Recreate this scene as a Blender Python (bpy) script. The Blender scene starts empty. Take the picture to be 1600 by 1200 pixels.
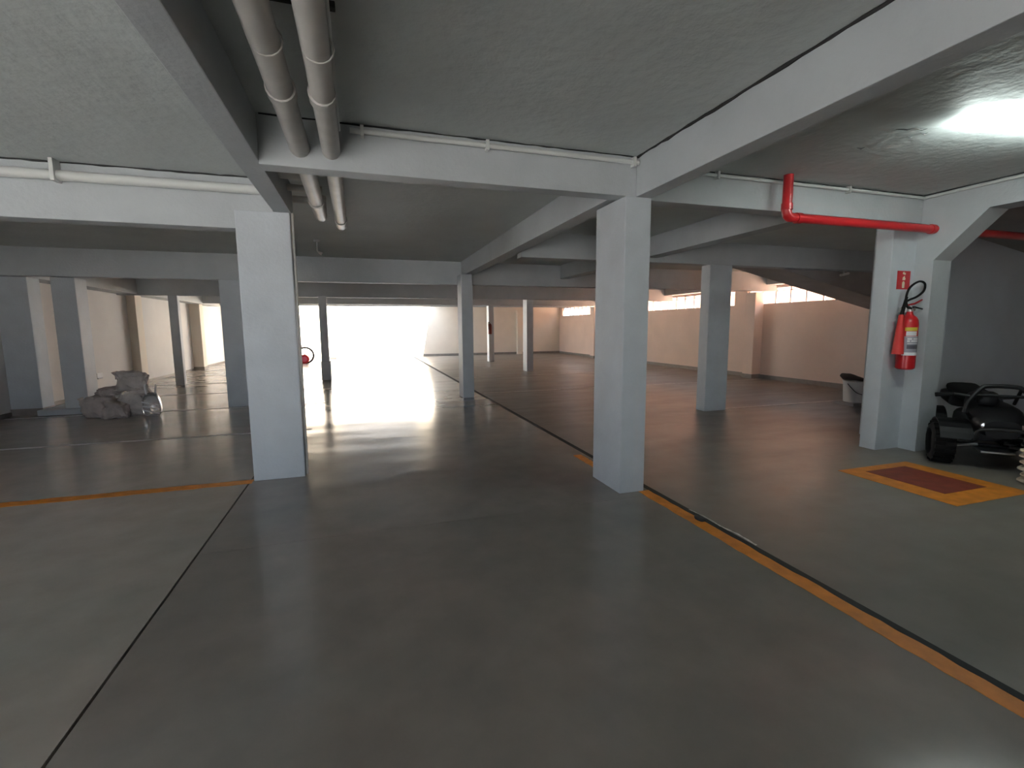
import bpy, bmesh, math, random
from mathutils import Vector, Matrix, noise as mnoise
random.seed(7)
C = bpy.context.scene.collection
sc = bpy.context.scene
R = math.radians

# ------------------------------------------------------------------ camera
CAM_Z = 1.5
yaw, pitch, roll, fpx = 0.30698, 0.12062, -0.00696, 733.8
f = Vector((math.sin(yaw)*math.cos(pitch), math.cos(yaw)*math.cos(pitch), -math.sin(pitch)))
r = Vector((math.cos(yaw), -math.sin(yaw), 0)); u = r.cross(f)
r2 = r*math.cos(roll)+u*math.sin(roll); u2 = -r*math.sin(roll)+u*math.cos(roll)
cd = bpy.data.cameras.new('camera'); cam = bpy.data.objects.new('camera', cd); C.objects.link(cam)
cam.matrix_world = Matrix(((r2.x, u2.x, -f.x, 0), (r2.y, u2.y, -f.y, 0), (r2.z, u2.z, -f.z, CAM_Z), (0, 0, 0, 1)))
cd.sensor_fit = 'HORIZONTAL'; cd.sensor_width = 36; cd.lens = 36*fpx/1600; cd.clip_start = .05; cd.clip_end = 300
sc.camera = cam

# ------------------------------------------------------------------ world, sun, exposure
w = bpy.data.worlds.new('sky'); sc.world = w; w.use_nodes = True
bg = w.node_tree.nodes['Background']; bg.inputs[0].default_value = (0.72, 0.86, 1.05, 1); bg.inputs[1].default_value = 7.0
sd = bpy.data.lights.new('sun', 'SUN'); sd.energy = 130; sd.angle = R(1.0); sd.color = (1, .92, .80)
sun = bpy.data.objects.new('sun', sd); C.objects.link(sun)
sun.rotation_euler = Vector((-.15, .6, -.78)).to_track_quat('-Z', 'Y').to_euler()
sun.location = (0, 0, 12)
vs = sc.view_settings; vs.view_transform = 'Standard'; vs.look = 'None'; vs.gamma = 1; vs.use_curve_mapping = False
vs.exposure = 0.0

# ------------------------------------------------------------------ materials
MATS = {}
def mat(name, col, rough=.6, metal=0, noise=0, scale=8, bump=0, bscale=60, emit=None, spec=.5, alpha=1, trans=0):
    if name in MATS: return MATS[name]
    m = bpy.data.materials.new(name); m.use_nodes = True; nt = m.node_tree; b = nt.nodes['Principled BSDF']
    b.inputs['Base Color'].default_value = (*col, 1); b.inputs['Roughness'].default_value = rough
    b.inputs['Metallic'].default_value = metal; b.inputs['Specular IOR Level'].default_value = spec
    b.inputs['Transmission Weight'].default_value = trans; b.inputs['Alpha'].default_value = alpha
    tc = nt.nodes.new('ShaderNodeTexCoord')
    if noise:
        n = nt.nodes.new('ShaderNodeTexNoise'); n.inputs['Scale'].default_value = scale; n.inputs['Detail'].default_value = 6
        nt.links.new(tc.outputs['Object'], n.inputs['Vector'])
        rp = nt.nodes.new('ShaderNodeValToRGB')
        rp.color_ramp.elements[0].position = .3; rp.color_ramp.elements[1].position = .7
        rp.color_ramp.elements[0].color = (*[max(0, c*(1-noise)) for c in col], 1)
        rp.color_ramp.elements[1].color = (*[min(1, c*(1+noise)) for c in col], 1)
        nt.links.new(n.outputs['Fac'], rp.inputs[0]); nt.links.new(rp.outputs[0], b.inputs['Base Color'])
    if bump:
        n2 = nt.nodes.new('ShaderNodeTexNoise'); n2.inputs['Scale'].default_value = bscale; n2.inputs['Detail'].default_value = 4
        nt.links.new(tc.outputs['Object'], n2.inputs['Vector'])
        bp = nt.nodes.new('ShaderNodeBump'); bp.inputs['Strength'].default_value = bump; bp.inputs['Distance'].default_value = .01
        nt.links.new(n2.outputs['Fac'], bp.inputs['Height']); nt.links.new(bp.outputs[0], b.inputs['Normal'])
    if emit:
        b.inputs['Emission Color'].default_value = (*emit[0], 1); b.inputs['Emission Strength'].default_value = emit[1]
    MATS[name] = m; return m

def floor_material(name='polished concrete', dark=1.0, rlo=.11, rhi=.22, spec=.5):
    m = bpy.data.materials.new(name); m.use_nodes = True; nt = m.node_tree; L = nt.links
    b = nt.nodes['Principled BSDF']; tc = nt.nodes.new('ShaderNodeTexCoord')
    def noise(s, d=6, stretch=None, rgh=.55):
        n = nt.nodes.new('ShaderNodeTexNoise'); n.inputs['Scale'].default_value = s; n.inputs['Detail'].default_value = d
        n.inputs['Roughness'].default_value = rgh
        src = tc.outputs['Object']
        if stretch:
            mp = nt.nodes.new('ShaderNodeMapping'); mp.inputs['Scale'].default_value = stretch
            L.new(src, mp.inputs[0]); src = mp.outputs[0]
        L.new(src, n.inputs['Vector']); return n
    n1 = noise(.55); n2 = noise(3.5, 8); n3 = noise(1.6, 5, (.5, 1.6, 1))
    r1 = nt.nodes.new('ShaderNodeValToRGB'); e = r1.color_ramp.elements
    e[0].position = .36; e[0].color = (.232*dark, .22*dark, .195*dark, 1); e[1].position = .64; e[1].color = (.29*dark, .247*dark, .215*dark, 1)
    L.new(n1.outputs['Fac'], r1.inputs[0])
    r2_ = nt.nodes.new('ShaderNodeValToRGB'); e = r2_.color_ramp.elements
    e[0].position = .3; e[0].color = (.88, .88, .88, 1); e[1].position = .72; e[1].color = (1.05, 1.05, 1.05, 1)
    L.new(n2.outputs['Fac'], r2_.inputs[0])
    mx = nt.nodes.new('ShaderNodeMix'); mx.data_type = 'RGBA'; mx.blend_type = 'MULTIPLY'; mx.inputs[0].default_value = 1
    L.new(r1.outputs[0], mx.inputs[6]); L.new(r2_.outputs[0], mx.inputs[7]); L.new(mx.outputs[2], b.inputs['Base Color'])
    rr = nt.nodes.new('ShaderNodeMapRange'); rr.inputs[1].default_value = .3; rr.inputs[2].default_value = .7
    rr.inputs[3].default_value = rlo; rr.inputs[4].default_value = rhi; b.inputs['Specular IOR Level'].default_value = spec
    L.new(n3.outputs['Fac'], rr.inputs[0]); L.new(rr.outputs[0], b.inputs['Roughness'])
    bp = nt.nodes.new('ShaderNodeBump'); bp.inputs['Strength'].default_value = .05; bp.inputs['Distance'].default_value = .01
    n4 = noise(2.2, 5); L.new(n4.outputs['Fac'], bp.inputs['Height']); L.new(bp.outputs[0], b.inputs['Normal'])
    return m

M_floor = floor_material()
M_floor_l = floor_material('pinkish concrete', 1.4, .15, .26, .5)
M_floor_r = floor_material('matt concrete', .78, .30, .42, .32)
M_pill = mat('white pillar paint', (.52, .55, .58), .55, noise=.05, scale=4, bump=.25, bscale=35)
M_beam = mat('white beam paint', (.46, .485, .50), .6, noise=.05, scale=3, bump=.3, bscale=30)
M_ceil = mat('painted ceiling', (.56, .59, .58), .6, noise=.06, scale=1.5, bump=.8, bscale=13, spec=.3)
M_wall = mat('cream wall paint', (.78, .70, .60), .7, noise=.04, scale=1.5, bump=.25, bscale=30)
M_wallr = mat('warm-lit wall tint', (.84, .67, .57), .7, noise=.04, scale=1.5, bump=.25, bscale=30)  # cream wall; warm bounced sunlight is put into this peach colour
M_flake = mat('grey paint flake', (.14, .14, .14), .8)
M_walll = mat('off-white wall paint', (.70, .68, .66), .7, noise=.04, scale=1.5, bump=.25, bscale=30)
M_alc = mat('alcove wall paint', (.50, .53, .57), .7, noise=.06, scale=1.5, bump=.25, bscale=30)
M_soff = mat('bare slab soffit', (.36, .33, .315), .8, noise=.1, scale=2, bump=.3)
M_base = mat('grey skirting paint', (.27, .24, .215), .6, noise=.1)
M_joint = mat('dark joint filler', (.03, .03, .03), .9)
M_orange = mat('orange marking paint', (.64, .215, .018), .55, noise=.18, scale=9)
M_red_f = mat('red marking paint', (.20, .035, .02), .6, noise=.2, scale=9)
M_white_f = mat('worn white marking paint', (.52, .48, .45), .5, noise=.25, scale=12)
M_scrape = mat('pale plaster scrape', (.55, .53, .5), .7, noise=.3, scale=30)
M_pvc = mat('grey-white pvc', (.52, .50, .47), .45, noise=.08, scale=6)
M_cond = mat('white conduit', (.62, .63, .61), .5)
M_red = mat('red enamel', (.50, .015, .02), .28)
M_redp = mat('red pipe enamel', (.55, .02, .025), .3)
M_horn = mat('matt red plastic', (.62, .035, .03), .5)
M_black = mat('black rubber', (.006, .006, .006), .75, spec=.25)
M_blackp = mat('black plastic', (.005, .005, .006), .5, spec=.3)
M_dark = mat('dark metal', (.025, .025, .025), .55, metal=.3)
M_chrome = mat('dull chrome', (.6, .6, .6), .3, metal=1)
M_yellow = mat('yellow label', (.60, .50, .05), .5)
M_white = mat('white label', (.72, .72, .72), .5)
M_grey = mat('grey label', (.30, .30, .34), .5)
M_cream = mat('cream print', (.75, .66, .48), .5)
M_wplast = mat('white plastic', (.70, .68, .66), .4)
M_sack = mat('dusty paper sack', (.46, .40, .37), .85, noise=.2, scale=7, bump=.6, bscale=14)
M_sack2 = mat('pale sack', (.52, .47, .44), .85, noise=.25, scale=5, bump=.6, bscale=14)
M_beige = mat('beige woven sack', (.55, .46, .34), .9, noise=.15, scale=20, bump=.6, bscale=80)
M_glass = bpy.data.materials.new('window glass'); M_glass.use_nodes = True
_n = M_glass.node_tree.nodes; _n.remove(_n['Principled BSDF'])
_t = _n.new('ShaderNodeBsdfTransparent'); _g = _n.new('ShaderNodeBsdfGlossy'); _m = _n.new('ShaderNodeMixShader')
_g.inputs['Roughness'].default_value = .05; _m.inputs[0].default_value = .07
M_glass.node_tree.links.new(_t.outputs[0], _m.inputs[1]); M_glass.node_tree.links.new(_g.outputs[0], _m.inputs[2])
M_glass.node_tree.links.new(_m.outputs[0], _n['Material Output'].inputs[0])
M_plast = mat('clear plastic film', (.85, .86, .88), .12, trans=.75, spec=.8)
M_tube = mat('fluorescent tube', (1, 1, 1), .4, emit=((.88, 1.0, .96), 80))
M_ext = mat('outside concrete', (.42, .43, .45), .8, noise=.1)
M_peach = mat('peach bounce surface', (.70, .48, .36), .85, noise=.06)
M_wframe = mat('grey window bars', (.36, .35, .37), .6)
M_pink = mat('pink plastic', (.65, .12, .20), .4)

# ------------------------------------------------------------------ helpers
def link(name, bm, m, parent=None, smooth=False, bevel=0):
    if bevel:
        bmesh.ops.bevel(bm, geom=[e for e in bm.edges], offset=bevel, segments=2, profile=.6, affect='EDGES')
    bmesh.ops.recalc_face_normals(bm, faces=bm.faces)
    me = bpy.data.meshes.new(name); bm.to_mesh(me); bm.free(); me.materials.append(m)
    if smooth:
        me.polygons.foreach_set('use_smooth', [True]*len(me.polygons)); me.set_sharp_from_angle(angle=R(40))
    o = bpy.data.objects.new(name, me); C.objects.link(o)
    if parent: o.parent = parent
    return o
def tag(o, label=None, cat=None, group=None, kind=None):
    if label: o['label'] = label
    if cat: o['category'] = cat
    if group: o['group'] = group
    if kind: o['kind'] = kind
    return o
def thing(name, label, cat, loc=(0, 0, 0), rz=0, group=None):
    o = bpy.data.objects.new(name, None); C.objects.link(o); o.empty_display_size = .1
    o.location = loc; o.rotation_euler.z = rz
    return tag(o, label, cat, group)
def bx(bm, x0, x1, y0, y1, z0, z1):
    v = [bm.verts.new(p) for p in ((x0,y0,z0),(x1,y0,z0),(x1,y1,z0),(x0,y1,z0),(x0,y0,z1),(x1,y0,z1),(x1,y1,z1),(x0,y1,z1))]
    for q in ((0,3,2,1),(4,5,6,7),(0,1,5,4),(1,2,6,5),(2,3,7,6),(3,0,4,7)): bm.faces.new([v[i] for i in q])
    return bm
def box(x0, x1, y0, y1, z0, z1): return bx(bmesh.new(), x0, x1, y0, y1, z0, z1)
def prism(pts, axis, a, b, bm=None):
    bm = bm or bmesh.new()
    def mk(p, t):
        q = list(p); q.insert(axis, t); return bm.verts.new(q)
    A = [mk(p, a) for p in pts]; B = [mk(p, b) for p in pts]; n = len(pts)
    bm.faces.new(A); bm.faces.new(B[::-1])
    for i in range(n): bm.faces.new((A[i], B[i], B[(i+1) % n], A[(i+1) % n]))
    return bm
def lathe(prof, n=24, axis='Z', bm=None, off=(0, 0, 0), closed=False):
    """prof: list of (radius, height)"""
    bm = bm or bmesh.new(); rings = []
    for rr, h in prof:
        ring = []
        for i in range(n):
            a = 2*math.pi*i/n; x, y = rr*math.cos(a), rr*math.sin(a)
            p = {'Z': (x, y, h), 'X': (h, x, y), 'Y': (x, h, y)}[axis]
            ring.append(bm.verts.new(Vector(p)+Vector(off)))
        rings.append(ring)
    k = len(rings)
    for j in range(k if closed else k-1):
        a, b = rings[j], rings[(j+1) % k]
        for i in range(n): bm.faces.new((a[i], a[(i+1) % n], b[(i+1) % n], b[i]))
    if not closed:
        for ring in (rings[0], rings[-1]):
            if len(set(v.co.to_tuple(5) for v in ring)) > 2: bm.faces.new(ring)
    return bm
def tube(pts, rad, n=10, bm=None, closed=False):
    bm = bm or bmesh.new(); pts = [Vector(p) for p in pts]; k = len(pts); rings = []
    up = None
    for i, p in enumerate(pts):
        if closed: d = pts[(i+1) % k]-pts[i-1]
        else: d = pts[min(i+1, k-1)]-pts[max(i-1, 0)]
        d.normalize()
        if up is None:
            up = Vector((0, 0, 1)) if abs(d.z) < .9 else Vector((0, 1, 0))
        s = d.cross(up)
        if s.length < 1e-4: s = d.cross(Vector((1, .3, 0)))
        s.normalize(); up = s.cross(d).normalized()
        rr = rad[i] if isinstance(rad, (list, tuple)) else rad
        rings.append([bm.verts.new(p+(s*math.cos(2*math.pi*j/n)+up*math.sin(2*math.pi*j/n))*rr) for j in range(n)])
    for i in range(k if closed else k-1):
        a, b = rings[i], rings[(i+1) % k]
        for j in range(n): bm.faces.new((a[j], a[(j+1) % n], b[(j+1) % n], b[j]))
    if not closed: bm.faces.new(rings[0][::-1]); bm.faces.new(rings[-1])
    return bm
def smooth_path(pts, sub=6):
    P = [Vector(p) for p in pts]; out = []
    for i in range(len(P)-1):
        p0, p1, p2, p3 = P[max(i-1, 0)], P[i], P[i+1], P[min(i+2, len(P)-1)]
        for s in range(sub):
            t = s/sub
            out.append(.5*((2*p1)+(p2-p0)*t+(2*p0-5*p1+4*p2-p3)*t*t+(3*p1-p0-3*p2+p3)*t**3))
    out.append(P[-1]); return out
def blob(sx, sy, sz, seed, amp=.12, sub=3, wr=0):
    """a lumpy sack resting on z=0"""
    bm = bmesh.new(); bmesh.ops.create_icosphere(bm, subdivisions=sub, radius=1)
    rnd = random.Random(seed); ph = [(rnd.uniform(1.2, 3.6), rnd.uniform(1.2, 3.6), rnd.uniform(1.2, 3.6), rnd.uniform(0, 6)) for _ in range(5)]
    for v in bm.verts:
        p = v.co.copy(); q = Vector([math.copysign(abs(c)**.72, c) for c in p])
        d = 1+amp*sum(math.sin(a*p.x+b*p.y+c*p.z+e) for a, b, c, e in ph)/3+amp*.35*math.sin(14*p.x+9*p.z+seed)*math.cos(11*p.y+seed)
        if wr:
            t_ = mnoise.fractal(p*2.3+Vector((seed, 0, 0)), .9, 2.1, 4); d += wr*(abs(t_)*1.6-.35)
        v.co = Vector((q.x*sx*d, q.y*sy*d, max(-sz*.86, q.z*sz*d)))
    lo = min(v.co.z for v in bm.verts)
    for v in bm.verts: v.co.z -= lo
    return bm
def dup(root, loc=None, rz=None, parent=None):
    c = root.copy(); C.objects.link(c)
    if parent: c.parent = parent
    for ch in list(root.children): dup(ch, parent=c)
    if loc: c.location = loc
    if rz is not None: c.rotation_euler.z = rz
    return c

# ------------------------------------------------------------------ floor
XL, XR, YN, YF = -5.95, 10.8, -4.0, 25.0
floor = tag(link('floor', box(XL-.15, XR+.15, YN-.15, YF+.15, -.3, -.022), M_joint), 'polished grey concrete garage floor in large slabs', kind='structure')
def slab(x0, x1, y0, y1, m=M_floor): return link('floor_slab', box(x0, x1, y0, y1, -.2, 0), m, floor)
slab(XL, -1.122, YN, YF, M_floor_l)
slab(-1.108, 2.455, YN, 3.488); slab(-1.108, 2.455, 3.492, YF)
slab(2.49, XR, YN, YF, M_floor_r)
def flat(name, x0, x1, y0, y1, m, label=None, z=.003, parent=floor):
    o = link(name, box(x0, x1, y0, y1, -.01, z), m, parent)
    if label: o['label'] = label
    return o
def wobble(name, x0, x1, y0, y1, m, label, n=60, along='Y', amp=.006, z=.003):
    bm = bmesh.new(); rnd = random.Random(3); A = []; B = []
    for i in range(n+1):
        t = i/n; d0, d1 = rnd.uniform(-amp, amp), rnd.uniform(-amp, amp)
        if along == 'Y': a, b = (x0+d0, y0+(y1-y0)*t), (x1+d1, y0+(y1-y0)*t)
        else: a, b = (x0+(x1-x0)*t, y0+d0), (x0+(x1-x0)*t, y1+d1)
        A.append(a); B.append(b)
    o = link(name, prism(A+B[::-1], 2, .0005, z), m, floor); o['label'] = label
    return o
wobble('lane_line', 2.345, 2.453, -1.5, 3.6, M_orange, 'orange lane line running along the dark floor joint')
wobble('lane_line', 2.30, 2.40, 4.12, 4.9, M_orange, 'short orange line behind the centre pillar')
wobble('bay_line', -5.9, -1.09, 5.0, 5.13, M_orange, 'orange bay line ending at the big white pillar', along='X', amp=.008)
for y in (7.5, 10.1, 12.55, 14.9, 17.3, 19.8):
    flat('bay_line', -5.85, -.78, y-.035, y+.035, M_white_f)
for y in (6.86, 10.35, 13.8, 17.2):
    flat('bay_line', 2.6 if y > 7 else 6.2, 10.5, y-.035, y+.035, M_white_f)
mk = flat('extinguisher_marking', 4.64, 5.64, 2.45, 3.48, M_orange, 'orange square painted on the floor below the fire extinguisher', z=.003)
flat('red_square', 4.87, 5.44, 2.67, 3.36, M_red_f, 'dark red centre of the painted square', z=.005, parent=mk)
# the joint beside the lane line swells into a low kerb in the far half
link('joint_strip', prism([(2.456, -4), (2.488, -4), (2.57, 25), (2.456, 25)], 2, -.02, .0015), M_joint, floor)
sp = smooth_path([(2.50, 3.1, .0), (2.52, 2.9, .0), (2.51, 2.75, .0), (2.53, 2.6, .0), (2.52, 2.42, .0)], 4)
link('plaster_scrape', tube(sp, [.003+.005*abs(math.sin(i*1.7)) for i in range(len(sp))], 5), M_scrape, floor)
link('joint_chip', blob(.035, .05, .012, 5), M_joint, floor).location = (2.45, 2.9, 0)

# ------------------------------------------------------------------ shell
def struct(name, bm, m, label, parent=None, bevel=0):
    return tag(link(name, bm, m, parent, bevel=bevel), label, kind='structure')
cb = bmesh.new()
bx(cb, XL-.15, 2.32, YN-.15, 22.4, 2.9, 3.15); bx(cb, 2.32, XR+.15, YN-.15, 4.0, 2.96, 3.15)
bx(cb, 2.32, XR+.15, 4.0, 22.4, 2.9, 3.15); bx(cb, 3.6, XR+.15, 22.4, YF+.15, 2.9, 3.15); bx(cb, XL-.15, -3.2, 22.4, YF+.15, 2.9, 3.15)
struct('ceiling', cb, M_ceil, 'grey-white rough plastered concrete ceiling')
wl = bmesh.new()
bx(wl, XL-.15, XL, YN-.15, 1.3, -.3, 3.0); bx(wl, XL-.15, XL, 2.7, YF+.15, -.3, 3.0); bx(wl, XL-.15, XL, 1.3, 2.7, 2.2, 3.0)
struct('wall_left', wl, M_walll, 'long pale cream side wall with shallow piers')
wf = bmesh.new()
bx(wf, XL-.15, -1.25, YF, YF+.15, -.3, 3.15); bx(wf, 2.65, XR+.15, YF, YF+.15, -.3, 3.15); bx(wf, -1.25, 2.65, YF, YF+.15, 2.5, 3.15)
struct('wall_far', wf, M_wall, 'sunlit cream wall at the far end with the exit opening')
wr = bmesh.new(); WZ0, WZ1 = 2.08, 2.54
WIN = [(7.9, 11.2), (11.7, 19.8), (20.4, 24.6)]
bx(wr, XR, XR+.15, YN-.15, YF+.15, -.3, WZ0); bx(wr, XR, XR+.15, YN-.15, YF+.15, WZ1, 3.0)
ys = [YN-.15]+[v for p in WIN for v in p]+[YF+.15]
for i in range(0, len(ys), 2): bx(wr, XR, XR+.15, ys[i], ys[i+1], WZ0, WZ1)
struct('wall_right', wr, M_wallr, 'side wall with warm light painted in as peach and a high strip of windows')
wb = bmesh.new()
bx(wb, XL-.15, -3.2, YN-.15, YN, -.3, 3.0); bx(wb, -.8, XR+.15, YN-.15, YN, -.3, 3.0); bx(wb, -3.2, -.8, YN-.15, YN, 2.3, 3.0)
struct('wall_rear', wb, M_wall, 'wall behind the camera with a garage opening')
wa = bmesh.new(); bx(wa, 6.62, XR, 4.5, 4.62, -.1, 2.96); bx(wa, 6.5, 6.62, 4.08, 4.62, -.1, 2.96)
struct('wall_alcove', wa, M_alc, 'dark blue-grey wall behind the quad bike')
# windows
for n, (a, b) in enumerate(WIN):
    t = tag(bpy.data.objects.new('window_%d' % (n+1), None), ['strip window nearest the ramp', 'long strip window behind the pillars', 'farthest strip window'][n], kind='structure'); C.objects.link(t)
    t.location = (XR+.08, a, WZ0)
    L = b-a; H = WZ1-WZ0
    fb = bmesh.new()
    bx(fb, -.04, .04, 0, L, 0, .025); bx(fb, -.04, .04, 0, L, H-.025, H); bx(fb, -.04, .04, 0, .025, 0, H); bx(fb, -.04, .04, L-.025, L, 0, H)
    link('window_frame', fb, M_wframe, t)
    k = max(2, round(L/.48)); st = L/k
    for i in range(1, k): link('mullion', box(-.03, .03, i*st-.014, i*st+.014, 0, H), M_wframe, t)
    link('transom', box(-.03, .03, 0, L, H*.76-.008, H*.76+.008), M_wframe, t)
    g = None
    for i in range(k):
        if g is None: g = link('pane', box(-.003, .003, .005, st-.005, .02, H-.02), M_glass, t); q = g
        else: q = g.copy(); C.objects.link(q); q.location.y = i*st
# skirtings
struct('baseboard_right', box(XR-.02, XR, 4.62, YF, 0, .11), M_base, 'dark grey painted skirting along the right wall')
bb = bmesh.new(); bx(bb, XL, -1.25, YF-.02, YF, 0, .12); bx(bb, 2.65, XR, YF-.02, YF, 0, .12)
struct('baseboard_far', bb, M_base, 'grey skirting along the far wall')
bb = bmesh.new(); bx(bb, XL, XL+.015, 2.7, YF, 0, .07)
struct('baseboard_left', bb, M_base, 'grey skirting along the left wall')

# beams
BE = [
 (-.75, -.60, YN, 5.27, 2.60, 'beam running overhead from the camera to the big left pillar'),
 (-5.95, -.75, 5.07, 5.27, 2.43, 'pale cross beam at left carrying a white pipe'),
 (-.60, 2.25, 3.60, 3.75, 2.58, 'cross beam pierced by two grey pipes'),
 (2.25, 2.40, YN, 3.75, 2.58, 'beam running overhead from the camera to the centre pillar'),
 (2.10, 2.30, 3.75, 10.2, 2.60, 'beam running away from the centre pillar'),
 (2.40, 6.20, 3.90, 4.08, 2.65, 'cross beam behind the red elbow pipe'),
 (4.42, 4.64, 4.08, 10.2, 2.60, 'beam running away under the right-hand ceiling'),
 (2.30, 10.80, 6.75, 6.95, 2.53, 'cross beam over the right-hand pillar'),
 (-5.95, 10.80, 10.2, 10.4, 2.42, 'first full-width cross beam beyond the near pillars'),
 (-5.95, 10.80, 14.7, 14.9, 2.39, 'second full-width cross beam'),
 (-5.95, 10.80, 20.0, 20.2, 2.44, 'third full-width cross beam'),
 (-5.95, 10.80, 22.2, 22.4, 2.47, 'last cross beam before the sunlit far wall'),
 (-5.95, -5.50, 10.4, 22.2, 2.42, 'beam along the top of the left wall'),
 (10.45, 10.80, 7.8, 22.2, 2.58, 'beam above the strip windows'),
]
for i, (x0, x1, y0, y1, z0, lab) in enumerate(BE):
    struct('ceiling_beam', box(x0, x1, y0, y1, z0, 2.99), M_beam, lab, bevel=.006)
def crack(pts, rad, seed):
    rnd = random.Random(seed); P = []
    a, b = Vector(pts[0]), Vector(pts[1]); n = int((b-a).length/.08)
    for i in range(n+1): P.append(a.lerp(b, i/n)+Vector((rnd.uniform(-.003, .003), rnd.uniform(-.003, .003), rnd.uniform(-.004, .002))))
    return tube(P, [rad*rnd.uniform(.6, 1.25) for _ in P], 6)
for k, (a, b, rad) in enumerate((((2.245, -3.9, 2.895), (2.245, 3.58, 2.895), .011), ((-.58, 3.597, 2.897), (2.24, 3.597, 2.897), .006), ((2.41, 3.897, 2.957), (6.2, 3.897, 2.957), .006), ((6.197, -3.9, 2.957), (6.197, 3.9, 2.957), .006), ((-5.9, 5.067, 2.895), (-.76, 5.067, 2.895), .008))):
    struct('joint_crack', crack((a, b), rad, k), M_joint, ['dark ragged crack along the beam to the centre pillar', 'thin dark crack above the pierced cross beam', 'thin dark crack above the red pipe', 'thin dark crack above the haunched beam', 'dark gap above the long white pipe at left'][k])
# beam with haunch at the extinguisher pillar
bm = prism([(YN, 2.69), (3.28, 2.69), (3.74, 2.22), (3.74, 0), (4.1, 0), (4.1, 2.99), (YN, 2.99)], 0, 6.2, 6.5)
struct('ceiling_beam', bm, M_beam, 'beam with a slanted haunch dropping to a wall stub beside the fire extinguisher')
# ramp slab and alcove soffit
zr = lambda x: 2.63-.208*(x-7.0)
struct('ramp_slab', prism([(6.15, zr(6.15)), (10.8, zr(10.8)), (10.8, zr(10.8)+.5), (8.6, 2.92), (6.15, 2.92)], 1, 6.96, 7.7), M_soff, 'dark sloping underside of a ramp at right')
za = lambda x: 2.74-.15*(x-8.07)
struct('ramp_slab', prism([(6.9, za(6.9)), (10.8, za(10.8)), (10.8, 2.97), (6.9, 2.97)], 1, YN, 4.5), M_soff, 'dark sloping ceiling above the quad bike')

# pillars
def pillar(x0, x1, y0, y1, label, z1=2.42, m=M_pill, plinth=False, cat='pillar', base=False):
    o = link('pillar', box(x0, x1, y0, y1, 0, z1), m, bevel=.01); tag(o, label, cat)
    if base: link('base_band', box(x0-.008, x1+.008, y0-.008, y1+.008, 0, .12), M_base, o)
    return o
pillar(-1.08, -.61, 5.068, 5.29, 'wide white pillar at left, end of the orange bay line', 2.60)
pillar(2.15, 2.40, 3.60, 4.12, 'tall white pillar right of centre beside the dark floor joint', 2.585)
pillar(2.01, 2.25, 9.78, 10.22, 'grey pillar farther along the lane, behind the centre pillar', 2.60)
pillar(5.69, 6.15, 6.75, 6.97, 'white pillar at right in front of the strip windows', 2.53)
pillar(-2.52, -2.07, 10.2, 10.42, 'grey pillar half hidden behind the wide white pillar')
pillar(-4.84, -4.63, 14.72, 14.9, 'slim pillar right of the sack heap, before the left wall')
o = pillar(-1.15, -.94, 14.62, 14.9, 'slim pillar beside the bright exit with a thicker foot')
link('foot', box(-1.165, -.91, 14.6, 14.92, 0, .55), M_pill, o, bevel=.01)
pillar(5.29, 5.52, 14.99, 15.4, 'slim pillar with a bright left side, right of the lane')
pillar(5.27, 5.50, 19.9, 20.25, 'far slim pillar carrying a small fire extinguisher')
o = pillar(-5.15, -4.80, 10.40, 10.78, 'grey pillar standing at the left behind the sack heap')
pb = bmesh.new(); bx(pb, -5.5, -4.62, 10.28, 11.2, 0, .1); bx(pb, -5.62, -5.15, 10.7, 11.5, 0, .06)
link('plinth', pb, M_pill, o, bevel=.01)
pillar(5.81, 6.21, 3.93, 4.12, 'white pillar carrying the fire extinguisher and red sign', 2.7)
# wall piers
for (x0, x1, y0, y1, lab, m) in (
  (XL, -5.5, 10.45, 10.8, 'leftmost wall pier with a dark foot', M_pill), (XL, -5.75, 15.2, 15.6, 'wall pier behind the slim left pillar', M_wall),
  (XL, -5.62, 20.0, 20.4, 'farthest pier on the left wall', M_wall), (10.5, XR, 10.6, 10.95, 'pier on the right wall between two windows', M_wallr),
  (10.4, XR, 20.0, 20.4, 'farthest pier on the right wall', M_wallr)):
    pillar(x0, x1, y0, y1, lab, m=m, cat='wall pier', base=True)
for (x0, x1, y0, y1, lab) in ((-1.6, -1.25, 24.7, 25, 'pier at the left edge of the bright exit'), (8.2, 8.5, 24.8, 25, 'pier on the far wall right of the far extinguisher')):
    pillar(x0, x1, y0, y1, lab, m=M_wall, cat='wall pier')

# outside
struct('outside_ground', box(-60, 60, -60, 90, -.6, -.31), M_ext, 'pale concrete ground outside')
struct('outside_drive', box(-1.6, 3, YF+.16, 60, -.31, -.01), M_ext, 'pale driveway outside the exit')
struct('bounce_slab', box(XR+.16, 14, -4, 30, -.31, 1.95), mat('terracotta bounce slab', (.62, .36, .25), .8, noise=.1), 'raised terracotta bounce slab added outside the strip windows for warm light')  # added as a warm reflector for the right-hand windows
struct('sun_block', box(-8, 4, -9.5, YN-.16, 2.9, 3.1), M_ceil, 'unseen roof slab added to keep sun out of the garage opening')  # unseen slab added to block sun at the rear opening
struct('sun_block', box(-7.9, XL-.16, -4, 8, 2.9, 3.1), M_ceil, 'unseen roof slab added to shade the ground outside the side opening')  # unseen slab added to shade the ground by the side opening
struct('bounce_wall', box(14, 14.2, -4, 30, -.31, 4.2), M_peach, 'peach wall added outside the windows to bounce warm light')  # wall added to send warm peach light in at the windows

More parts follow.
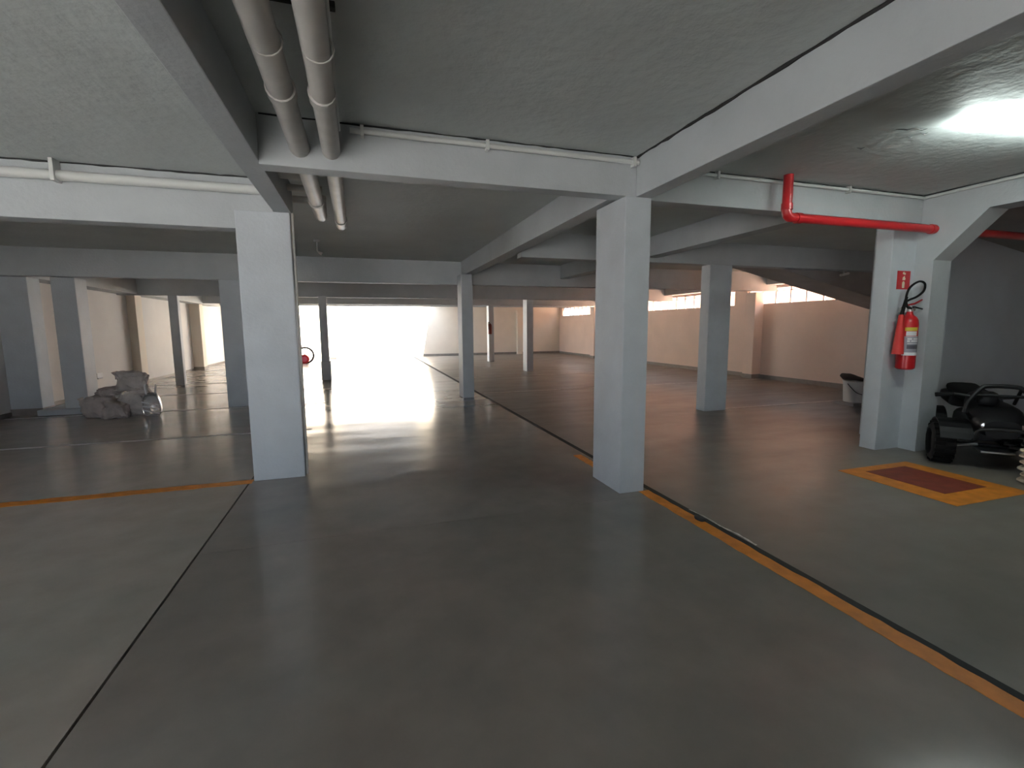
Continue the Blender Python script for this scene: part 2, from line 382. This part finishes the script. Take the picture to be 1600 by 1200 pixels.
# ------------------------------------------------------------------ services under the ceiling
def pipe(name, label, cat, pts, rad, m, collars=(), cr=1.15, cl=.08, group=None, n=16):
    o = link(name, tube(pts, rad, n), m, smooth=True); tag(o, label, cat, group)
    for (p, d) in collars:
        p, d = Vector(p), Vector(d).normalized()
        link('collar', tube([p-d*cl/2, p+d*cl/2], rad*cr, n), m, o, smooth=True)
    return o
pipe('drain_pipe', 'left of two fat grey pipes passing through the cross beam', 'pipe',
     smooth_path([(-.335, -3.9, 2.72), (-.34, 2.5, 2.71), (-.36, 5.3, 2.70), (-.365, 5.52, 2.72), (-.365, 5.58, 2.8), (-.365, 5.58, 2.9)], 5), .064, M_pvc,
     [((-.34, 2.8, 2.71), (0, 1, 0)), ((-.358, 5.0, 2.70), (0, 1, 0))])
pipe('drain_pipe', 'right of two fat grey pipes passing through the cross beam', 'pipe',
     smooth_path([(-.12, -3.9, 2.72), (-.14, 2.5, 2.71), (-.17, 5.7, 2.70), (-.175, 5.95, 2.72), (-.175, 6.0, 2.8), (-.175, 6.0, 2.9)], 5), .060, M_pvc,
     [((-.145, 2.8, 2.71), (0, 1, 0)), ((-.17, 5.75, 2.70), (0, 1, 0))])
for y, z, rr, lab in ((4.45, 2.78, .045, 'nearest'), (4.95, 2.80, .03, 'middle'), (5.3, 2.78, .035, 'farthest')):
    pipe('branch_pipe', '%s of three short pipes joining the fat pipes behind the cross beam' % lab, 'pipe', [(-.6, y, z), (-.3, y, z)], rr, M_pvc)
h = thing('slot_strap', 'dark strap added in place of dark slots in the ceiling above the two fat pipes', 'added strap', (-.2, 2.35, 2.86))  # strap, clamps and rods added to stand for dark slots in the ceiling
link('strap', box(-.20, .15, -.02, .02, .015, .04), M_dark, h, bevel=.004)
for sx in (-.135, .07):
    link('clamp', tube([(sx+.066*math.cos(a), 0, -.148+.066*math.sin(a)) for a in [2*math.pi*i/16 for i in range(16)]], .004, 6, closed=True), M_pvc, h)
    link('rod', tube([(sx, 0, -.08), (sx, 0, .01)], .006, 6), M_dark, h)
pipe('cable_conduit', 'thin white conduit beside the right fat pipe', 'conduit', [(-.065, -3.9, 2.88), (-.08, 2.2, 2.86), (-.09, 3.58, 2.84)], .009, M_cond)
def clips(o, pts, r_, m=M_cond):
    for p in pts: link('clip', box(p[0]-.012, p[0]+.012, p[1]-r_-.012, p[1]+r_+.02, p[2]-r_-.02, p[2]+r_+.018), m, o, bevel=.003)
o = pipe('cable_conduit', 'white conduit clipped along the top of the pierced cross beam', 'conduit', [(-.02, 3.575, 2.845), (2.25, 3.575, 2.845)], .018, M_cond); clips(o, [(.06, 3.575, 2.845), (.95, 3.575, 2.845), (2.2, 3.575, 2.845)], .018)
o = pipe('cable_conduit', 'white conduit along the cross beam behind the red pipe', 'conduit', [(2.42, 3.875, 2.925), (6.2, 3.875, 2.925)], .016, M_cond); clips(o, [(3.3, 3.875, 2.925), (5.0, 3.875, 2.925)], .016)
o = pipe('cable_conduit', 'white conduit along the top of the haunched beam', 'conduit', [(6.178, -3.9, 2.925), (6.178, 3.87, 2.925)], .016, M_cond)
o = pipe('water_pipe', 'long white pipe along the left cross beam', 'pipe', [(-5.9, 5.02, 2.775), (-.76, 5.02, 2.775)], .042, M_cond)
for x in (-2.36, -4.6):
    link('bracket', box(x-.015, x+.015, 4.96, 5.07, 2.72, 2.9), M_cond, o, bevel=.004)
o = pipe('cable_conduit', 'thin dark conduit on the right edge of the wide left pillar', 'conduit', [(-.59, 5.1, .02), (-.59, 5.1, 2.6)], .012, M_pvc)
# red fire main
o = pipe('fire_main', 'bright red fire pipe bending down from the ceiling and along to the extinguisher pillar', 'pipe',
         smooth_path([(4.05, 3.76, 2.97), (4.05, 3.76, 2.75), (4.05, 3.76, 2.62), (4.07, 3.76, 2.575), (4.12, 3.76, 2.56), (4.3, 3.76, 2.56), (5.4, 3.76, 2.56), (10.0, 3.76, 2.56)], 5), .045, M_redp,
         [((4.05, 3.76, 2.66), (0, 0, 1)), ((4.2, 3.76, 2.56), (1, 0, 0)), ((6.15, 3.76, 2.56), (1, 0, 0))], 1.16, .06)
# small ceiling lamps
def lampholder(loc, rz, label):
    t = thing('lamp_holder', label, 'lamp', loc, rz)
    link('rose', lathe([(.0, 0), (.055, 0), (.05, -.025), (.02, -.035), (.0, -.035)], 16), M_cond, t, smooth=True)
    link('stem', tube(smooth_path([(0, 0, -.03), (0, 0, -.12), (.0, .0, -.17), (.03, 0, -.2)], 4), .012, 8), M_cond, t, smooth=True)
    link('socket', tube([(.02, 0, -.19), (.07, 0, -.215)], [.02, .026], 12), M_wplast, t, smooth=True)
    return t
lampholder((-.62, 8.3, 2.9), 0, 'small white lamp holder hanging from the ceiling beyond the pipes')
t = thing('bulkhead_lamp', 'small pale lamp on the dark beam at right', 'lamp', (8.86, 6.85, 2.53), 0)
link('back_plate', box(-.06, .06, -.04, .04, -.02, 0), M_cond, t, bevel=.006)
link('stem', tube([(0, 0, -.015), (0, -.02, -.06)], .014, 8), M_cond, t)
link('lamp_tube', tube([(-.1, -.03, -.09), (.1, -.03, -.05)], .025, 12), M_wplast, t, smooth=True)
# fluorescent batten over the right bay, just past the edge of the view
t = thing('fluorescent_batten', 'lit twin-tube fluorescent batten on the ceiling at upper right', 'lamp', (4.14, 2.40, 2.96), -.18)
link('housing', box(.1, 1.1, -.015, .015, -.03, 0), M_wplast, t, bevel=.004)
for sy in (-.03, .03):
    link('tube', tube([(.02, sy, -.07), (1.18, sy, -.07)], .013, 10), M_tube, t, smooth=True)
for sx in (.14, 1.06): link('holder', box(sx-.006, sx+.006, -.034, .034, -.058, -.02), M_wplast, t)
for k, (x, y, l, a) in enumerate(((3.96, 2.65, .07, -.6), (4.01, 3.03, .035, -.5), (4.18, 2.67, .03, -.3), (4.15, 2.75, .03, -.4), (4.07, 2.62, .05, -.2))):
    fl = link('paint_flake', tube([(-l*math.cos(a), -l*math.sin(a), 0), (.006, 0, -.012), (l*math.cos(a), l*math.sin(a), 0)], [.001, .005, .001], 6), M_flake, bpy.data.objects['ceiling']); fl.location = (x, y, 2.96)
# ------------------------------------------------------------------ fire extinguisher and sign
t = thing('fire_extinguisher', 'red fire extinguisher with black hose and red horn hung on the right pillar', 'extinguisher', (6.02, 3.82, .98))
body = link('cylinder', lathe([(0, 0), (.075, 0), (.09, .015), (.092, .04), (.092, .52), (.086, .565), (.068, .60), (.04, .625), (.03, .65), (.03, .665), (0, .665)], 32), M_red, t, smooth=True)
def band(z0, z1, a0, a1, m, name, rr=.0935):
    bm = bmesh.new(); n = 14; A = []; B = []
    for i in range(n+1):
        a = R(a0+(a1-a0)*i/n); A.append(bm.verts.new((rr*math.cos(a), rr*math.sin(a), z0))); B.append(bm.verts.new((rr*math.cos(a), rr*math.sin(a), z1)))
    for i in range(n): bm.faces.new((A[i], A[i+1], B[i+1], B[i]))
    return link(name, bm, m, body, smooth=True)
band(.445, .485, 195, 275, M_yellow, 'yellow_label'); band(.39, .44, 203, 268, M_white, 'white_label')
gl = band(.20, .385, 190, 320, M_grey, 'grey_label'); band(.165, .2, 185, 320, M_white, 'white_band')
for k, (z, a0, a1) in enumerate(((.345, 212, 240), (.345, 246, 285), (.32, 212, 228), (.32, 234, 285), (.30, 214, 280), (.375, 205, 280))):
    band(z, z+(.018 if k < 4 else .006), a0, a1, M_white, 'print_line', .0942)
band(.24, .285, 212, 285, mat('dark label', (.08, .08, .1), .5), 'dark_panel', .0942)
link('valve', lathe([(0, .66), (.024, .66), (.024, .70), (.018, .705), (.018, .735), (0, .735)], 16), M_chrome, t, smooth=True)
link('gauge', lathe([(0, 0), (.018, 0), (.018, .014), (0, .014)], 16, 'Y', off=(0, -.05, .69)), M_chrome, t, smooth=True)
link('lever', tube([(-.03, 0, .74), (.05, -.01, .755), (.15, -.02, .80)], [.012, .011, .008], 8), M_red, t, smooth=True)
link('carry_handle', tube([(-.03, 0, .715), (.06, -.01, .715), (.17, -.02, .695)], [.012, .011, .008], 8), M_blackp, t, smooth=True)
link('hose', tube(smooth_path([(-.02, -.02, .70), (-.10, -.03, .72), (-.13, -.03, .82), (-.10, -.04, .93), (.02, -.05, 1.0), (.12, -.05, .98), (.10, -.06, .90), (-.02, -.07, .83), (-.11, -.03, .78), (-.13, 0, .70)], 6), .012, 10), M_black, t, smooth=True)
link('horn_grip', tube([(-.12, -.03, .83), (-.133, 0, .62)], [.014, .02], 12), M_black, t, smooth=True)
link('horn', tube([(-.133, 0, .63), (-.133, 0, .58), (-.136, 0, .45), (-.142, 0, .18)], [.026, .03, .04, .058], 20), M_horn, t, smooth=True)
link('bracket', box(-.02, .02, .03, .112, .66, .72), M_cond, t, bevel=.004)
s = thing('extinguisher_sign', 'small red sign with a pale extinguisher pictogram above the red extinguisher', 'sign', (6.03, 3.928, 2.01))
link('plate', box(-.105, .105, -.004, 0, -.105, .105), M_red, s)
link('pictogram_cylinder', lathe([(0, -.09), (.02, -.09), (.022, -.03), (.012, -.015), (0, -.012)], 10), M_cream, s).scale = (1, .15, 1)
for ch in s.children:
    if ch.name.startswith('pictogram_cyl'): ch.location = (.0, -.0045, 0)
link('pictogram_flame', prism([(-.022, .0), (.02, .0), (.026, .02), (.012, .035), (.014, .05), (-.004, .04), (-.018, .03)], 1, -.006, -.003), M_cream, s)
link('pictogram_arrow', prism([(-.025, .07), (.02, .06), (.024, .085), (.004, .082), (.0, .095), (-.02, .09)], 1, -.006, -.003), M_cream, s)
t = thing('fire_extinguisher', 'tiny far red extinguisher on the slim pillar near the far wall', 'extinguisher', (5.3, 19.82, 1.2))
link('cylinder', lathe([(0, 0), (.075, 0), (.08, .02), (.08, .38), (.05, .44), (.02, .46), (0, .46)], 16), mat('dull red', (.20, .03, .02), .4), t, smooth=True)
link('hose', tube(smooth_path([(0, 0, .46), (-.06, -.03, .52), (-.08, -.04, .4), (-.07, -.06, .2)], 5), .014, 8), M_black, t, smooth=True)
# sockets
t = thing('wall_socket', 'small white socket low on the left wall above the sacks', 'socket', (XL, 13.46, .43))
link('plate', box(0, .02, -.13, .13, -.05, .06), M_wplast, t, bevel=.006); link('grey_lip', box(0, .025, -.1, .1, -.075, -.05), M_grey, t)  # grey lip along the bottom edge of the plate
t = thing('wall_socket', 'small dark socket on the wall behind the quad bike', 'socket', (7.14, 4.5, .72))
link('plate', box(-.05, .05, -.012, 0, -.04, .04), M_blackp, t, bevel=.004); link('insert', box(-.025, .025, -.016, -.01, -.02, .02), M_dark, t)

# ------------------------------------------------------------------ sacks on the left
def sack(label, loc, rz, size, seed, m, tie=None, group='sacks heaped on the left'):
    o = link('sack', blob(*size, seed, .16, 4, .15), m, smooth=True); o.location = loc; o.rotation_euler.z = rz
    tag(o, label, 'sack', group)
    if tie:
        nb = tube([Vector(tie), Vector(tie)*1.12+Vector((0, 0, .03)), Vector(tie)*1.25+Vector((0, 0, .07))], [.045, .02, .05], 8)
        link('tied_neck', nb, m, o, smooth=True)
    return o
sack('dusty sack lying at the left end of the heap by the grey pillar', (-4.40, 9.90, 0), .1, (.23, .18, .21), 1, M_sack, (-.2, -.05, .22))
sack('squat sack at the front of the heap', (-4.06, 9.62, 0), -.2, (.19, .15, .15), 2, M_sack)
sack('full upright sack at the middle of the heap', (-3.86, 9.90, 0), .3, (.22, .18, .25), 3, M_sack2, (.08, -.16, .24))
sack('tall rounded sack lying on top of the heap', (-3.92, 9.93, .43), .2, (.23, .18, .18), 4, M_sack2, (-.19, 0, .22))
sack('small crumpled sack slumped on the left of the heap', (-4.25, 9.9, .36), .3, (.17, .15, .08), 6, M_sack)
t = thing('plastic_bag', 'clear shiny plastic bag with pale stripes at the right of the sack heap', 'bag', (-3.58, 9.72, 0), .2)
bm = blob(.15, .16, .22, 8, .14)
for v in bm.verts:
    k = v.co.z/.42; s_ = 1.12-.45*k; v.co.x *= s_; v.co.y *= s_
link('film', bm, M_plast, t, smooth=True)
for sx in (-.06, .06):
    link('bag_handle', tube(smooth_path([(sx, -.06, .38), (sx*1.3, -.02, .52), (sx*1.2, .04, .53), (sx, .07, .38)], 4), .012, 6), M_white, t, smooth=True)
for k in range(3):
    link('stripe', tube([(-.12+.01*k, -.165+.012*k, .26-.075*k), (.12, -.165+.012*k, .19-.075*k)], .012, 6), M_white, t, smooth=True)

# ------------------------------------------------------------------ bicycle beside the exit
def ring(r_, t_, n=28, seg=8, y=0):
    return tube([(r_*math.cos(2*math.pi*i/n), y, r_*math.sin(2*math.pi*i/n)) for i in range(n)], t_, seg, closed=True)
bk = thing('bicycle', "child's red bicycle with dark wheels half hidden behind the wide white pillar", 'bicycle', (-2.37, 22.0, 0))
for cx in (0, -.95):
    wh = link('wheel', ring(.335, .042), M_black, bk, smooth=True); wh.location = (cx, 0, .35)
    sb = bmesh.new()
    for i in range(8):
        a = math.pi*i/8; tube([(-.32*math.cos(a), 0, -.32*math.sin(a)), (.32*math.cos(a), 0, .32*math.sin(a))], .006, 4, sb)
    link('spokes', sb, M_chrome, wh); link('hub', lathe([(0, -.05), (.03, -.05), (.03, .05), (0, .05)], 10, 'Y'), M_dark, wh)
link('frame', tube([(0, 0, .35), (-.12, 0, .72), (-.62, 0, .66), (-.55, 0, .3), (-.95, 0, .35), (-.62, 0, .66)], .018, 8), M_red, bk, smooth=True)
link('down_tube', tube([(-.12, 0, .7), (-.55, 0, .3)], .02, 8), M_red, bk, smooth=True)
link('handlebar', tube([(-.2, -.28, .98), (-.14, -.05, .92), (-.14, .05, .92), (-.2, .28, .98)], .012, 8), M_dark, bk, smooth=True)
link('stem', tube([(-.12, 0, .7), (-.15, 0, .93)], .015, 8), M_dark, bk)
link('saddle', blob(.12, .07, .035, 9, .05, 2), M_black, bk, smooth=True).location = (-.66, 0, .78)
link('seat_post', tube([(-.62, 0, .64), (-.66, 0, .8)], .013, 8), M_dark, bk)
tw = link('training_wheel', lathe([(0, -.03), (.17, -.03), (.2, 0), (.17, .03), (0, .03)], 20, 'Y'), M_red, bk, smooth=True); tw.location = (-.02, -.16, .2)
link('wheel_cap', lathe([(0, -.05), (.11, -.04), (.12, 0), (0, 0)], 16, 'Y'), M_pink, tw, smooth=True)
link('axle', tube([(0, 0, .0), (0, .16, .12)], .012, 6), M_dark, tw)

# ------------------------------------------------------------------ bucket under the ramp
t = thing('bucket', 'white bucket with a curled dark lid standing under the ramp at right', 'bucket', (8.86, 6.45, 0))
link('pallet', box(-.27, .25, -.2, .2, 0, .05), M_soff, t, bevel=.008)
link('shell', lathe([(0, .05), (.165, .05), (.17, .07), (.19, .42), (.198, .43), (.198, .45), (.185, .45), (.16, .10), (0, .10)], 28), M_wplast, t, smooth=True)
lid = bmesh.new(); n = 24
c0 = lid.verts.new((0, 0, .47))
rg = []
for q in range(1, 4):
    rg.append([lid.verts.new((.08*q*math.cos(2*math.pi*i/n), .08*q*math.sin(2*math.pi*i/n), .465+.02*q*max(0, -math.cos(2*math.pi*i/n))*q*.75+.005*math.sin(i*2))) for i in range(n)])
for i in range(n):
    lid.faces.new((c0, rg[0][i], rg[0][(i+1) % n]))
    for q in range(2): lid.faces.new((rg[q][i], rg[q+1][i], rg[q+1][(i+1) % n], rg[q][(i+1) % n]))
o = link('lid', lid, mat('dark brown rubber', (.05, .035, .03), .7), t, smooth=True)
md = o.modifiers.new('thick', 'SOLIDIFY'); md.thickness = .012
link('handle', tube(smooth_path([(-.19, 0, .4), (-.16, -.15, .25), (0, -.21, .2), (.16, -.15, .25), (.19, 0, .4)], 5), .006, 6), M_dark, t, smooth=True)
o = link('rag', blob(.11, .08, .05, 12, .2, 2), mat('stained rag', (.35, .32, .24), .9), smooth=True); o.location = (8.88, 6.12, 0)
tag(o, 'crumpled pale rag on the floor in front of the white bucket', 'rag')

# ------------------------------------------------------------------ quad bike
q = thing('quad_bike', 'black quad bike with fat tyres parked in the dark alcove', 'quad bike', (6.28, 3.09, 0), 0)
# local axes: +x viewer's right along the axle, -y the front
q.rotation_euler.z = math.atan2(-.75, .66)
TW = .20; TR = .22
def wheel(x, y):
    prof = []
    for i in range(9):
        a = math.pi*i/8; prof.append((.145+.075*math.sin(a)**.6, -TW/2*math.cos(a)))
    prof += [(.12, TW/2-.03), (.12, -TW/2+.03)]
    wh = link('wheel', lathe(prof, 32, 'X', closed=True), M_black, q, smooth=True); wh.location = (x, y, TR)
    tb = bmesh.new()
    for i in range(18):
        for s_ in (-1, 1):
            a = 2*math.pi*(i+.25*s_)/18; m3 = Matrix.Rotation(a, 4, 'X')
            k = bmesh.new(); bx(k, min(0, s_*.085), max(0, s_*.085), -.018, .018, TR-.012, TR+.008)
            bmesh.ops.transform(k, matrix=m3, verts=k.verts)
            me = bpy.data.meshes.new('tmp'); k.to_mesh(me); k.free(); tb.from_mesh(me); bpy.data.meshes.remove(me)
    tr = link('tread_blocks', tb, M_black, wh); tr['kind'] = 'stuff'
    link('rim', lathe([(0, -.05), (.05, -.06), (.09, -.03), (.122, -.06), (.122, .06), (.09, .03), (.05, .06), (0, .05)], 20, 'X'), M_dark, wh, smooth=True)
for x, y in ((-.40, 0), (.40, 0), (-.38, .98), (.38, .98)): wheel(x, y)
# bodywork
def shell(name, secs, m, smooth=True):
    """loft of rounded rectangles: (y, z centre, half width, half height)"""
    bm = bmesh.new(); n = 16; rings = []
    for y, zc, hw, hh in secs:
        rings.append([bm.verts.new((hw*math.copysign(abs(math.cos(2*math.pi*i/n))**.6, math.cos(2*math.pi*i/n)), y, zc+hh*math.copysign(abs(math.sin(2*math.pi*i/n))**.6, math.sin(2*math.pi*i/n)))) for i in range(n)])
    for a, b in zip(rings, rings[1:]):
        for i in range(n): bm.faces.new((a[i], a[(i+1) % n], b[(i+1) % n], b[i]))
    bm.faces.new(rings[0]); bm.faces.new(rings[-1][::-1])
    return link(name, bm, m, q, smooth=smooth)
shell('nose', [(-.28, .44, .13, .09), (-.2, .48, .19, .12), (0, .52, .22, .13), (.2, .56, .18, .12), (.38, .57, .15, .1)], M_blackp)
shell('tank', [(.25, .60, .13, .13), (.4, .64, .14, .12), (.55, .62, .12, .1)], M_blackp)
shell('seat', [(.45, .66, .11, .06), (.6, .67, .15, .06), (.9, .68, .16, .06), (1.2, .72, .15, .05)], M_black)
shell('engine', [(.15, .36, .14, .12), (.4, .38, .18, .15), (.75, .38, .16, .14)], M_dark)
shell('tail', [(.8, .58, .2, .07), (1.1, .62, .22, .07), (1.3, .64, .18, .04)], M_blackp)
def fender(x0, x1, yc, name):
    bm = bmesh.new(); n = 10; rows = []
    for i in range(n+1):
        a = R(20+140*i/n); rows.append((yc-.28*math.cos(a), TR+.27*math.sin(a)))
    inner = [(yc-(.268)*math.cos(R(20+140*i/n)), TR+.258*math.sin(R(20+140*i/n))) for i in range(n, -1, -1)]
    return link(name, prism(rows+inner, 0, x0, x1, bm), M_blackp, q)
for s_ in (-1, 1):
    a, b = sorted((s_*.2, s_*.46)); fender(a, b, 0, 'front_fender'); fender(a, b, .98, 'rear_fender')
link('front_rack', tube(smooth_path([(-.27, -.16, .58), (-.24, -.14, .70), (-.15, -.1, .83), (-.08, -.09, .86), (.1, -.09, .86), (.17, -.1, .83), (.25, -.14, .70), (.28, -.16, .58)], 4), .022, 8), M_blackp, q, smooth=True)
for x in (-.14, .15): link('rack_bar', tube([(x, -.1, .835), (x*1.2, .14, .66)], .016, 6), M_blackp, q)
link('instrument_pod', blob(.09, .06, .07, 31, .06, 2), M_blackp, q, smooth=True).location = (-.06, .02, .64)
link('rack_crossbar', tube([(-.2, -.12, .765), (.21, -.12, .765)], .016, 6), M_blackp, q)
for x in (-.26, .26): link('rack_post', tube([(x, -.15, .60), (x*.7, -.1, .50)], .018, 6), M_blackp, q)
hb = link('handlebar', tube(smooth_path([(-.40, .26, .71), (-.28, .22, .73), (-.1, .18, .71), (.1, .18, .71), (.28, .22, .73), (.40, .26, .71)], 4), .014, 8), M_dark, q, smooth=True)
for s_ in (-1, 1): link('grip', tube([(s_*.28, .22, .73), (s_*.43, .27, .705)], .024, 10), M_black, hb, smooth=True)
for s_ in (-1, 1):
    link('headlight', lathe([(0, -.02), (.03, -.015), (.034, .02), (0, .02)], 16, 'Y', off=(s_*.13, -.25, .47)), M_chrome, q, smooth=True)
link('bumper', tube(smooth_path([(-.2, -.15, .3), (-.2, -.32, .34), (-.17, -.34, .44), (.17, -.34, .44), (.2, -.32, .34), (.2, -.15, .3)], 4), .018, 8), M_dark, q, smooth=True)
for s_ in (-1, 1):
    for dy, dz in ((-.08, .20), (.08, .20), (0, .31)):
        link('suspension_arm', tube([(s_*.12, dy, dz+.04), (s_*.33, dy*.4, dz)], .014, 8), M_chrome, q, smooth=True)
    link('shock_absorber', tube([(s_*.14, .02, .55), (s_*.30, .0, .27)], .032, 10), M_dark, q, smooth=True)
    link('footrest', box(min(s_*.16, s_*.42), max(s_*.16, s_*.42), .42, .64, .25, .28), M_dark, q, bevel=.005)
link('axle', tube([(-.38, .98, TR), (.38, .98, TR)], .025, 8), M_dark, q)
link('front_axle', tube([(-.38, 0, TR), (.38, 0, TR)], .02, 8), M_dark, q)
link('skid_plate', box(-.13, .13, -.22, .5, .18, .2), M_chrome, q, bevel=.004)

# ------------------------------------------------------------------ folded beige sacks at the right edge
for k in range(6):
    fb = box(-.24, .24, -.2, .2, 0, .056); bmesh.ops.subdivide_edges(fb, edges=fb.edges[:], cuts=2)
    for v in fb.verts: v.co += Vector((.012*math.sin(9*v.co.y+k*2), .012*math.cos(8*v.co.x+k*3), 0))
    b = link('folded_sack', fb, M_beige, smooth=True, bevel=0); md = b.modifiers.new('round', 'SUBSURF'); md.levels = 2; md.render_levels = 2
    b.location = (6.03+.012*math.sin(k*2.1), 2.52+.01*math.cos(k*3), .058*k); b.rotation_euler.z = .1*math.sin(k*1.3)
    tag(b, ['bottom folded beige sack of the stack at the right edge', 'second folded beige sack from the floor in the stack', 'third folded beige sack from the floor in the stack', 'fourth folded beige sack from the floor in the stack', 'fifth folded beige sack from the floor in the stack', 'topmost folded beige sack of the stack at the right edge'][k], 'sack', 'folded sacks stacked at the right edge')
